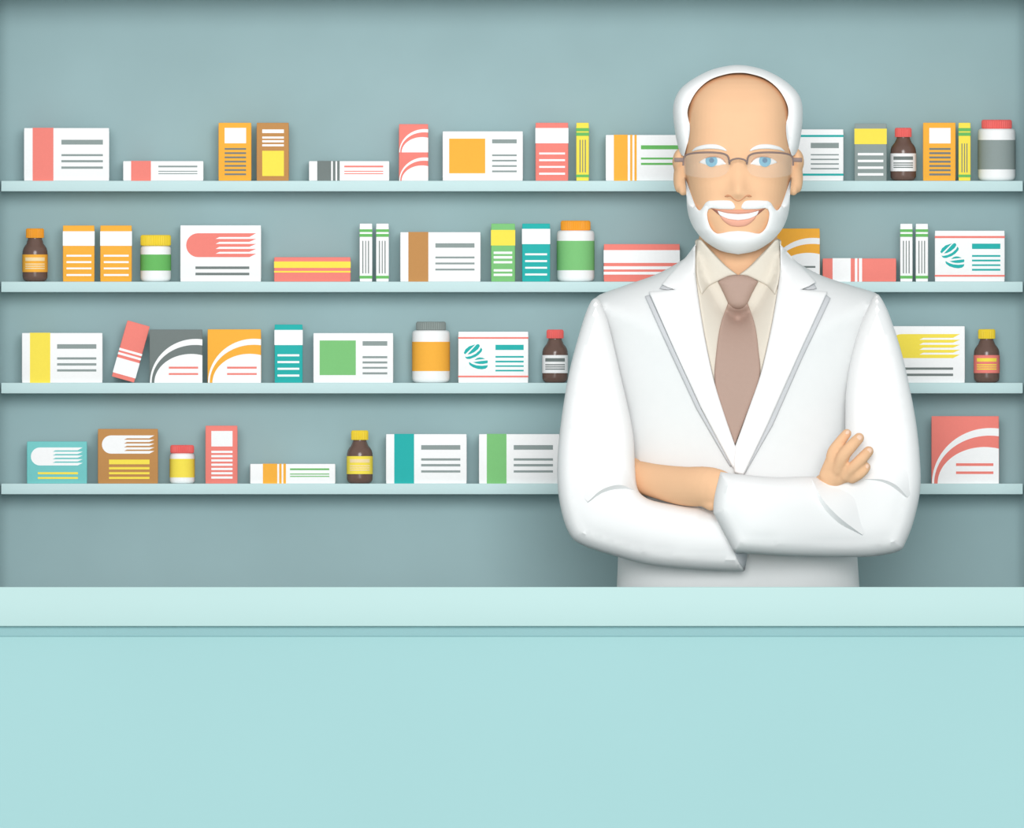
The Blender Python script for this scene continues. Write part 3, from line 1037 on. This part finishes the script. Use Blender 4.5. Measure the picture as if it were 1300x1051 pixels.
# ---- brows, eyes
for s in (1, -1):
    fl = (lambda q: q) if s == 1 else mirror
    br = crom([(877.8, 192), (884, 186.6), (897, 183.2), (910, 183.4), (918.5, 187), (923.5, 191.7)], 4) \
        + crom([(921, 191.9), (912.8, 189.8), (900, 189), (887, 190.3), (880, 192)], 4)
    mb = MB()
    drape(mb, fl(br), face_y, 0.4, 2.4, HAIRW, R=3.0, step=3, bstep=1.2)
    part(mb, 'eyebrow')
    up = [(887.4, 206.2), (891, 203.2), (897, 200.3), (903, 199.4), (910, 199.4), (916, 201.6), (922, 208.2)]
    lo = [(922, 208.2), (917, 209.0), (911, 210.2), (903, 210.6), (894.5, 208.6), (887.4, 206.2)]
    al = crom(up, 5)[:-1] + crom(lo, 5)[:-1]
    mb = MB()
    drape(mb, fl(al), face_y, 0.2, 1.6, EYEW, R=5.0, step=2.5, bstep=1.0)
    eye = part(mb, 'eye')
    # iris clipped by the upper lid
    def disc(r, cx=903.2, cy=204.2):
        out = []
        upl = np.array(crom(up, 5))
        for i in range(40):
            a = 2 * math.pi * i / 40
            x, y = cx + r * math.cos(a), cy + r * math.sin(a)
            y = max(y, float(np.interp(x, upl[:, 0], upl[:, 1])) + 0.2)
            out.append((x, y))
        return out
    mb = MB()
    drape(mb, fl(disc(7.6)), face_y, 1.9, 0.5, IRIS, R=3.0, step=2, bstep=1.0)
    part(mb, 'iris', eye).location = (0, 0, 0)
    mb = MB()
    drape(mb, fl(disc(3.2, 903.4, 203.6)), face_y, 2.5, 0.3, PUPIL, R=1.5, step=1.5, bstep=0.8)
    part(mb, 'pupil', eye)
    # lid fold
    cr = crom([(895, 200.6), (901, 198.2), (909, 197.9), (916, 200), (920.5, 204)], 5) \
        + crom([(920.8, 206.4), (916, 202.0), (909, 199.6), (902, 199.7), (896, 201.4)], 5)
    mb = MB()
    drape(mb, fl(cr), face_y, 0.3, 1.9, LIDC, R=1.2, step=2.5, bstep=1.0, ins=(0.3, 0.7))
    part(mb, 'eyelid')

# ---- nose contour, mouth
pth = crom([(920.5, 249.5), (924, 248.4), (927.5, 249), (931, 252.2), (934.5, 254.4), (937.2, 255.0)], 5)
pth = pth + mirror(pth)[::-1][1:]
Pn = np.array(pth)
yn = face_y(Pn)
mb = MB()
nn = len(pth)
rr = [0.0004 + 0.0007 * math.sin(math.pi * (0.12 + 0.76 * min(1, (i if i < nn / 2 else nn - 1 - i) / 8))) for i in range(nn)]
mb.tube([P3(Pn[i, 0], Pn[i, 1], yn[i] - 0.0002) for i in range(nn)], rr, NOSTRIL, 8)
for s in (-1, 1):
    q = np.array([[CX + s * 13.5, 249.0]])
    mb.ball(P3(q[0, 0], q[0, 1], float(face_y(q)[0])), 0.0034, 0.0012, 0.0011, NOSTRIL, 2)
part(mb, 'nostril')
half = lambda pts: pts + mirror(pts)[::-1][1:]
top_lip = half(crom([(902, 264), (908, 265.6), (920, 266.4), (930, 266.4), (CX, 266.2)], 4))
top_low = half(crom([(905, 265.6), (911.4, 267.4), (924, 270.7), (CX, 271.8)], 4))
mb = MB()
drape(mb, top_lip + top_low[::-1], face_y, 0.5, 1.8, LIP, R=2.0, step=2.5, bstep=1.2)
low_top = half(crom([(913.6, 273.4), (924, 277.8), (CX, 279.6)], 5))
low_bot = half(crom([(913.6, 273.6), (918, 280), (927, 286.4), (CX, 288.0)], 5))
drape(mb, low_top + low_bot[::-1][1:-1], face_y, 0.5, 2.4, mat('lower_lip', (240, 176, 152), rough=0.55, spec=0.12), R=3.0, step=2.5, bstep=1.2)
part(mb, 'lips')
teeth_t = half(crom([(910, 267.2), (924, 270.5), (CX, 271.6)], 5))
teeth_b = half(crom([(910.4, 267.8), (913.8, 273.2), (924, 277.9), (CX, 279.7)], 5))
mb = MB()
drape(mb, teeth_t + teeth_b[::-1], face_y, 0.2, 1.2, EYEW, R=2.0, step=2.5, bstep=1.2)
part(mb, 'teeth')
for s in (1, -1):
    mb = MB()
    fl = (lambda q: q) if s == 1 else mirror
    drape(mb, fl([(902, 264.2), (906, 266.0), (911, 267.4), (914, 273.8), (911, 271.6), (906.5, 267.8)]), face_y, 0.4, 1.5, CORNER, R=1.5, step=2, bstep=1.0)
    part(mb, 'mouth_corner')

# ---- spectacles
gl = empty('eyeglasses', (0, 0, Z0 - 0.205))
gl.parent = person
LY = -0.553
GO = (RO[0], RO[1], Z0 - 0.205)


def gpart(mb, name):
    return mb.build(name, gl, org=GO, angle=1.2)


rim = crom([(867.5, 210.2), (867.8, 202), (870.2, 197.4), (876, 195.2), (886, 193.9), (900, 193.4), (912, 194), (920, 195.7), (924.5, 199.4), (926.3, 208.8)], 5)


def lens_y(X):
    return LY + 0.018 * ((abs(X - CX) - 38) / 34) ** 2 * (1 if abs(X - CX) > 38 else 0.1)


mb = MB()
for s in (1, -1):
    q = rim if s == 1 else mirror(rim)
    mb.tube([P3(x, y, lens_y(x)) for x, y in q], 0.0012, FRAME, 10)
br = crom([(926, 206), (929.5, 202.8), (937.2, 201.2), (944.9, 202.8), (948.4, 206)], 5)
mb.tube([P3(x, y, LY - 0.002) for x, y in br], 0.0011, FRAME, 10)
gpart(mb, 'frame')
for s in (-1, 1):
    mb = MB()
    xs = sorted((CX + s * 69.5, CX + s * 81.2))
    a, b = P3(xs[0], 205.7, 0), P3(xs[1], 200.3, 0)
    mb.box(a[0], b[0], lens_y(CX + s * 69) - 0.001, lens_y(CX + s * 69) + 0.003, a[2], b[2], FRAME, bevel=0.0006)
    mb.tube([P3(CX + s * 80.2, 203, lens_y(CX + s * 69) + 0.002), P3(CX + s * 79.8, 203, -0.50), P3(CX + s * 78, 203, -0.45), P3(CX + s * 76, 212, -0.425)],
            0.001, FRAME, 8)
    gpart(mb, 'temple')
lm = bpy.data.materials.new('spectacle_lens')
lm.use_nodes = True
nt = lm.node_tree
nt.nodes.clear()
out = nt.nodes.new('ShaderNodeOutputMaterial')
mx = nt.nodes.new('ShaderNodeMixShader')
tr = nt.nodes.new('ShaderNodeBsdfTransparent')
df = nt.nodes.new('ShaderNodeBsdfDiffuse')
df.inputs['Color'].default_value = (0.92, 0.92, 0.90, 1)
mx.inputs[0].default_value = 0.075
nt.links.new(tr.outputs[0], mx.inputs[1])
tl = nt.nodes.new('ShaderNodeBsdfTranslucent')
tl.inputs['Color'].default_value = (0.92, 0.92, 0.90, 1)
m2 = nt.nodes.new('ShaderNodeMixShader')
m2.inputs[0].default_value = 0.4
nt.links.new(df.outputs[0], m2.inputs[1])
nt.links.new(tl.outputs[0], m2.inputs[2])
nt.links.new(m2.outputs[0], mx.inputs[2])
nt.links.new(mx.outputs[0], out.inputs[0])
for s in (1, -1):
    lo = rim + crom([(926, 210), (924.5, 217), (919, 222.4), (908, 225.2), (893, 225.8), (880, 224.2), (871, 221.6), (868.4, 216)], 4)
    q = lo if s == 1 else mirror(lo)
    mb = MB()
    fy = lambda P: np.array([lens_y(x) for x in P[:, 0]])
    lens(mb, q, lambda P, d: fy(P) - 0.0004, lambda P, d: fy(P) + 0.0004, lambda P, d: fy(P), lm, 5, 2.0)
    gpart(mb, 'lens')

# ---- shirt, collar, tie
V_L = crom([(883, 310), (883, 346.6), (888, 386.6), (896, 434.5), (907, 485), (920, 527), (933.5, 566)], 4)
V_R = crom([(990.5, 310), (990.2, 344), (986.5, 373), (978.5, 418.6), (965.7, 474.5), (950, 520), (933.5, 566)], 4)
mb = MB()
shp = [(884, 305)] + V_L[1:] + V_R[::-1][1:-1] + [(989.6, 305), (984, 305), (941, 349), (933, 349), (890, 305)]
drape(mb, shp, chest_y, 2.0, 3.0, SHIRT, R=4, step=6, bstep=3)
# back of the collar band
n = 24
vs, fs = [], []
for i in range(n + 1):
    a = math.pi * i / n
    for r in (0.052, 0.0545):
        for Y in (298 + 8 * (1 - math.sin(a)), 350):
            x = CX / 1000 - 0.65 + r * math.cos(a)
            vs.append((x, -0.425 + r * math.sin(a), Z0 - Y / 1000))
for i in range(n):
    o = 4 * i
    for k in ((0, 1, 5, 4), (2, 6, 7, 3), (0, 4, 6, 2), (1, 3, 7, 5)):
        fs.append([o + j for j in k])
fs += [[0, 2, 3, 1], [4 * n, 4 * n + 1, 4 * n + 3, 4 * n + 2]]
mb.add(vs, fs, SHIRT)
shirt = part(mb, 'shirt')
for s in (1, -1):
    fl = (lambda q: q) if s == 1 else mirror
    cl = fl([(885.5, 304), (890.5, 304.5)] + crom([(904, 320), (920, 336), (936.5, 349)], 4) + crom([(925, 351), (911, 357.5), (900, 363.6), (890.6, 374.6)], 4)
            + [(886, 360), (884, 346), (884, 320)])
    mb = MB()
    drape(mb, cl, chest_y, 5.0, 5.0, SHIRT, R=3, step=5, bstep=2.2)
    part(mb, 'collar', shirt)
mb = MB()
blade = crom([(924.4, 384), (914.5, 413), (909.2, 448), (907.2, 485), (917, 522), (933, 565)], 5)[:-1] \
    + crom([(933, 565), (949.5, 522), (964.6, 478), (963, 445), (958.5, 413), (949, 384)], 5)
drape(mb, blade, chest_y, 6.0, 4.0, TIE, R=5, step=5, bstep=2.5)
tie = part(mb, 'necktie')
mb = MB()
knot = crom([(911.3, 357.6), (922, 351.4), (937, 348.6), (952, 351.4), (962.7, 357.6)], 4) + [(955, 372)] \
    + crom([(949, 385), (944, 390.4), (937, 392.6), (930, 390.4), (924.4, 385)], 4) + [(918.5, 372)]
drape(mb, knot, chest_y, 8.0, 9.0, TIE, R=11, step=4, bstep=2.0, ins=(0.4, 1.5, 4, 8), deep=0.008)
part(mb, 'knot', tie)

# ---- lab coat
mb = MB()
lens(mb, TORSO, lambda P, d: YT - 0.120 * prof(d, 160.0, 2.4), lambda P, d: YT + 0.115 * prof(d, 160.0, 2.0),
     lambda P, d: np.full(len(P), YT), COAT_SHADED, 9, 6, (0.6, 2, 5, 10, 18))
coat = part(mb, 'lab_coat')


def coat_y(P):
    return chest_y(P)


# collar round the back of the neck
mb = MB()
vs, fs = [], []
for i in range(n + 1):
    a = math.pi * i / n
    for r in (0.0555, 0.0585):
        for Y in (312, 352):
            rr_ = r * (1.0 if Y == 312 else 1.12)
            vs.append((CX / 1000 - 0.65 + rr_ * math.cos(a) * 0.93, -0.425 + rr_ * math.sin(a), Z0 - Y / 1000))
for i in range(n):
    o = 4 * i
    for k in ((0, 1, 5, 4), (2, 6, 7, 3), (0, 4, 6, 2), (1, 3, 7, 5)):
        fs.append([o + j for j in k])
fs += [[0, 2, 3, 1], [4 * n, 4 * n + 1, 4 * n + 3, 4 * n + 2]]
mb.add(vs, fs, COAT_LIT)
part(mb, 'coat_collar', coat)

lapL = V_L[::-1] + crom([(883.2, 309), (875, 321), (866.5, 331)], 3)[1:] + crom([(866.5, 331), (850, 349), (840, 361)], 3)[1:] \
    + [(848, 365), (857, 367.4), (840, 369), (823.6, 370.4)] + [(856, 444), (890, 518), (928.5, 591), (938, 603), (946, 596), (940, 580)]
lapR = V_R[::-1] + crom([(990.8, 310), (998, 318), (1006, 327)], 3)[1:] + crom([(1006, 327), (1024, 345), (1036, 358)], 3)[1:] \
    + [(1027, 363.6), (1017, 367.4), (1034, 369), (1050.6, 370.2)] + [(1012, 455), (975, 538), (944, 603), (932, 600), (931, 585)]
for q, off in ((lapL, 9.0), (lapR, 11.5)):
    mb = MB()
    drape(mb, q, coat_y, off, 4.0, COAT_LIT, R=3.0, step=7, bstep=3, deep=0.010)
    part(mb, 'lapel', coat)
mb = MB()
drape(mb, [(818.6, 376), (824.6, 374), (857, 446), (891, 520), (929.5, 590), (927.5, 593), (921, 583), (884, 519), (850, 446)], coat_y, 3.0, 3.0, EDGE, R=1.5, step=6, bstep=3)
drape(mb, [(841, 361), (856, 367), (848, 368), (837, 366.4)], coat_y, 3.0, 3.0, EDGE, R=1.5, step=6, bstep=3)
drape(mb, [(1048.5, 374), (1054.6, 378.4), (1018, 456), (981, 540), (945.5, 602), (942, 600), (973, 538), (1010, 455)], coat_y, 3.0, 3.0, EDGE, R=1.5, step=6, bstep=3)
drape(mb, [(1034, 360), (1018, 367), (1026, 368), (1037, 366.4)], coat_y, 3.0, 3.0, EDGE, R=1.5, step=6, bstep=3)
part(mb, 'lapel_shade_bands', coat, label='light grey painted shade along both lapels')


def y0L(P):
    X, Y = P[:, 0], P[:, 1]
    return -0.485 - 0.055 * ss((Y - 379) / 270) - 0.022 * ss((X - 770) / 110) * ss((Y - 585) / 40)


def y0R(P):
    X, Y = P[:, 0], P[:, 1]
    return -0.485 - 0.055 * ss((Y - 379) / 250) - 0.075 * ss((1130 - X) / 190) * ss((Y - 560) / 45)


SL = crom([(759, 378.6), (753.4, 379.4), (747, 389), (737, 418), (722, 475), (711, 545), (707.4, 598), (711, 641), (722, 676), (739, 691.7), (785, 707), (831, 718), (897, 723.6), (944, 725)], 4) \
    + [(947, 716), (950, 700), (948, 676), (930, 655), (905, 650)] \
    + crom([(886, 644), (866, 641.8), (831, 636), (814.7, 628), (808.4, 616), (806, 592)], 4) \
    + crom([(806, 590), (803, 545), (787.5, 475), (772, 409), (763, 384)], 4)
SR = crom([(1111, 374), (1115.8, 374.6), (1123, 386), (1131, 405), (1146, 453), (1161.7, 527.6), (1168, 584.5), (1168, 624), (1159.5, 663), (1150, 688), (1143, 698.4), (1124, 704), (1089.5, 707.2), (1006, 706), (932, 701.3)], 4) \
    + crom([(905.5, 651), (906, 638), (908.5, 622), (914.6, 599)], 4) + crom([(940.7, 602.2), (984.5, 605.8), (1028, 604.4)], 3) \
    + [(1040, 606.5), (1052, 603), (1060, 588)] + crom([(1070, 560), (1073, 543), (1074, 497), (1081, 453), (1094, 409), (1107, 380)], 4)
HS = 0.046


def crease(mb, up, lo, yfun, outline, hgt, m, ramp=18.0):
    """a fold of cloth: crescent face running from a raised edge (up) down to the sleeve (lo)"""
    U, L = np.array(crom(up, 6)), np.array(crom(lo, 6))
    n_ = len(U)
    D = U - L
    nrm = np.linalg.norm(D, axis=1)
    w_ = np.maximum(nrm, 0.05)
    tg = np.gradient(U, axis=0)
    nv = np.stack([-tg[:, 1], tg[:, 0]], 1)
    nv /= np.linalg.norm(nv, axis=1)[:, None]
    sg = np.sign(np.sum(nv * D, axis=1).sum())
    nv *= sg
    O = U + nv * (w_ * ramp / 4)[:, None]

    def surf(Q):
        d = seg_dist(Q, outline)
        return yfun(Q) - HS * prof(d, 46.0, 2.6)
    # order: ramp foot, raised edge, crescent foot
    yO, yU, yL = surf(O) + 0.001, surf(U) - w_ * hgt / 1000, surf(L) + 0.0015
    vs_, fs_ = [], []
    for i in range(n_):
        vs_ += [P3(O[i, 0], O[i, 1], yO[i]), P3(U[i, 0], U[i, 1], yU[i]), P3(L[i, 0], L[i, 1], yL[i]),
                P3(U[i, 0], U[i, 1], yU[i] + w_[i] * hgt / 1000 + 0.006)]
    for i in range(n_ - 1):
        o_ = 4 * i
        for a, b in ((0, 1), (1, 2), (2, 3), (3, 0)):
            fs_.append([o_ + a, o_ + 4 + a, o_ + 4 + b, o_ + b])
    fs_ += [[0, 1, 2, 3], [4 * (n_ - 1) + k for k in (3, 2, 1, 0)]]
    mb.add(vs_, fs_, m)


def sleeve(poly, y0, creases):
    mb = MB()
    outl = resample(poly, 5)
    lens(mb, poly, lambda P, d: y0(P) - HS * prof(d, 46.0, 2.6), lambda P, d: y0(P) + 0.056 * prof(d, 46.0, 2.2), lambda P, d: y0(P),
         COAT_LIT, 6, 3.5, (0.4, 1.2, 2.5, 5, 9, 14), relax=10)
    for up, lo in creases:
        crease(mb, up, lo, y0, outl, 1.35, COAT_LIT)
    return mb


mbL = sleeve(SL, y0L, [([(746, 637), (765, 621), (787, 615.5), (806, 622.5)], [(746.5, 638.5), (766, 626), (787, 621), (806, 623.5)])])
# lining showing at the open cuff
sl = part(mbL, 'sleeve', coat, angle=0.6)
mb = MB()
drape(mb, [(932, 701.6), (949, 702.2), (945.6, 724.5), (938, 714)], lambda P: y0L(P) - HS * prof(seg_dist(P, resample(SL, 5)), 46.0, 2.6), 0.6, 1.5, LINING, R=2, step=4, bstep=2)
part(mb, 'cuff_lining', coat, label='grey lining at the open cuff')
mbR = sleeve(SR, y0R, [([(1030.5, 607.5), (1044.5, 634), (1066, 657), (1095, 679)], [(1029.5, 608), (1040, 637), (1062, 663), (1094.5, 680)]),
                       ([(1098, 608.2), (1120, 608.6), (1138, 616), (1152, 631)], [(1098, 609.0), (1119, 612.5), (1136, 620.5), (1151.5, 632.5)])])
part(mbR, 'sleeve', coat, angle=0.6)

# ---- trousers and shoes (below the counter)
mb = MB()
for s in (-1, 1):
    mb.tube([P3(CX + s * 62, 800, YT), P3(CX + s * 68, 1080, YT - 0.008), P3(CX + s * 68, 1240, YT - 0.004), P3(CX + s * 68, 1400, YT + 0.012), P3(CX + s * 68, 1680, YT + 0.01)],
            [0.088, 0.080, 0.066, 0.062, 0.056], TROUSER, 28)
part(mb, 'trousers')
for s in (-1, 1):
    mb = MB()
    shp = [(CX + s * 68 - 36, 1744)]
    pts = [(-0.055, 0.040, 0.042), (-0.02, 0.042, 0.050), (0.03, 0.041, 0.050), (0.07, 0.042, 0.036), (0.11, 0.044, 0.030), (0.145, 0.040, 0.026), (0.172, 0.026, 0.020), (0.18, 0.008, 0.010)]
    pts = [(-0.066, 0.012, 0.03)] + pts
    ring_n = 20
    vs, fs = [], []
    for (fy_, hw_, hh_) in pts:
        for i in range(ring_n):
            a = 2 * math.pi * i / ring_n
            z = hh_ + hh_ * math.sin(a)
            vs.append((CX / 1000 - 0.65 + s * 0.070 + hw_ * math.cos(a), YT + 0.01 - fy_, max(0.001, z * 1.0 if z > 0.012 else 0.001 + z * 0.2)))
    for j in range(len(pts) - 1):
        for i in range(ring_n):
            fs.append([j * ring_n + i, j * ring_n + (i + 1) % ring_n, (j + 1) * ring_n + (i + 1) % ring_n, (j + 1) * ring_n + i])
    fs += [list(range(ring_n))[::-1], [(len(pts) - 1) * ring_n + i for i in range(ring_n)]]
    mb.add(vs, fs, SHOE)
    part(mb, 'shoe')

# ------------------------------------------------------------------ light
W = bpy.data.worlds.new('World')
S.world = W
W.use_nodes = True
W.node_tree.nodes['Background'].inputs['Color'].default_value = (0.985, 1.0, 1.0, 1)
W.node_tree.nodes['Background'].inputs['Strength'].default_value = 0.48
sun = bpy.data.lights.new('added_front_sun', 'SUN')  # soft frontal sun, added for even light; no window stands behind it
sun.energy = 1.70
sun.angle = math.radians(24)
so = bpy.data.objects.new('added_front_sun', sun)
COL.objects.link(so)
so.rotation_euler = (math.radians(90 - 8), 0, 0)
so.location = (0, -3.5, 2.2)
sp = bpy.data.lights.new('added_wall_spot', 'SPOT')  # added spot that brightens the middle of the wall; no known fixture
sp.energy = 55
sp.spot_size = math.radians(29)
sp.spot_blend = 1.0
sp.shadow_soft_size = 0.45
spo = bpy.data.objects.new('added_wall_spot', sp)
COL.objects.link(spo)
spo.location = (0.26, -3.2, 1.95)
spo.rotation_euler = (Vector((0.0, 0, Z0 - 0.29)) - spo.location).to_track_quat('-Z', 'Y').to_euler()

# ------------------------------------------------------------------ camera
cam = bpy.data.cameras.new('camera')
cam.type = 'ORTHO'
cam.ortho_scale = 1.3
cam.clip_end = 50
co = bpy.data.objects.new('camera', cam)
COL.objects.link(co)
co.location = (0, -3.2, Z0 - 1.051 / 2)
co.rotation_euler = (math.radians(90), 0, 0)
S.camera = co
S.view_settings.view_transform = 'Standard'
S.view_settings.look = 'None'
S.view_settings.exposure = 0.25
S.view_settings.gamma = 1.0
S.view_settings.use_curve_mapping = False
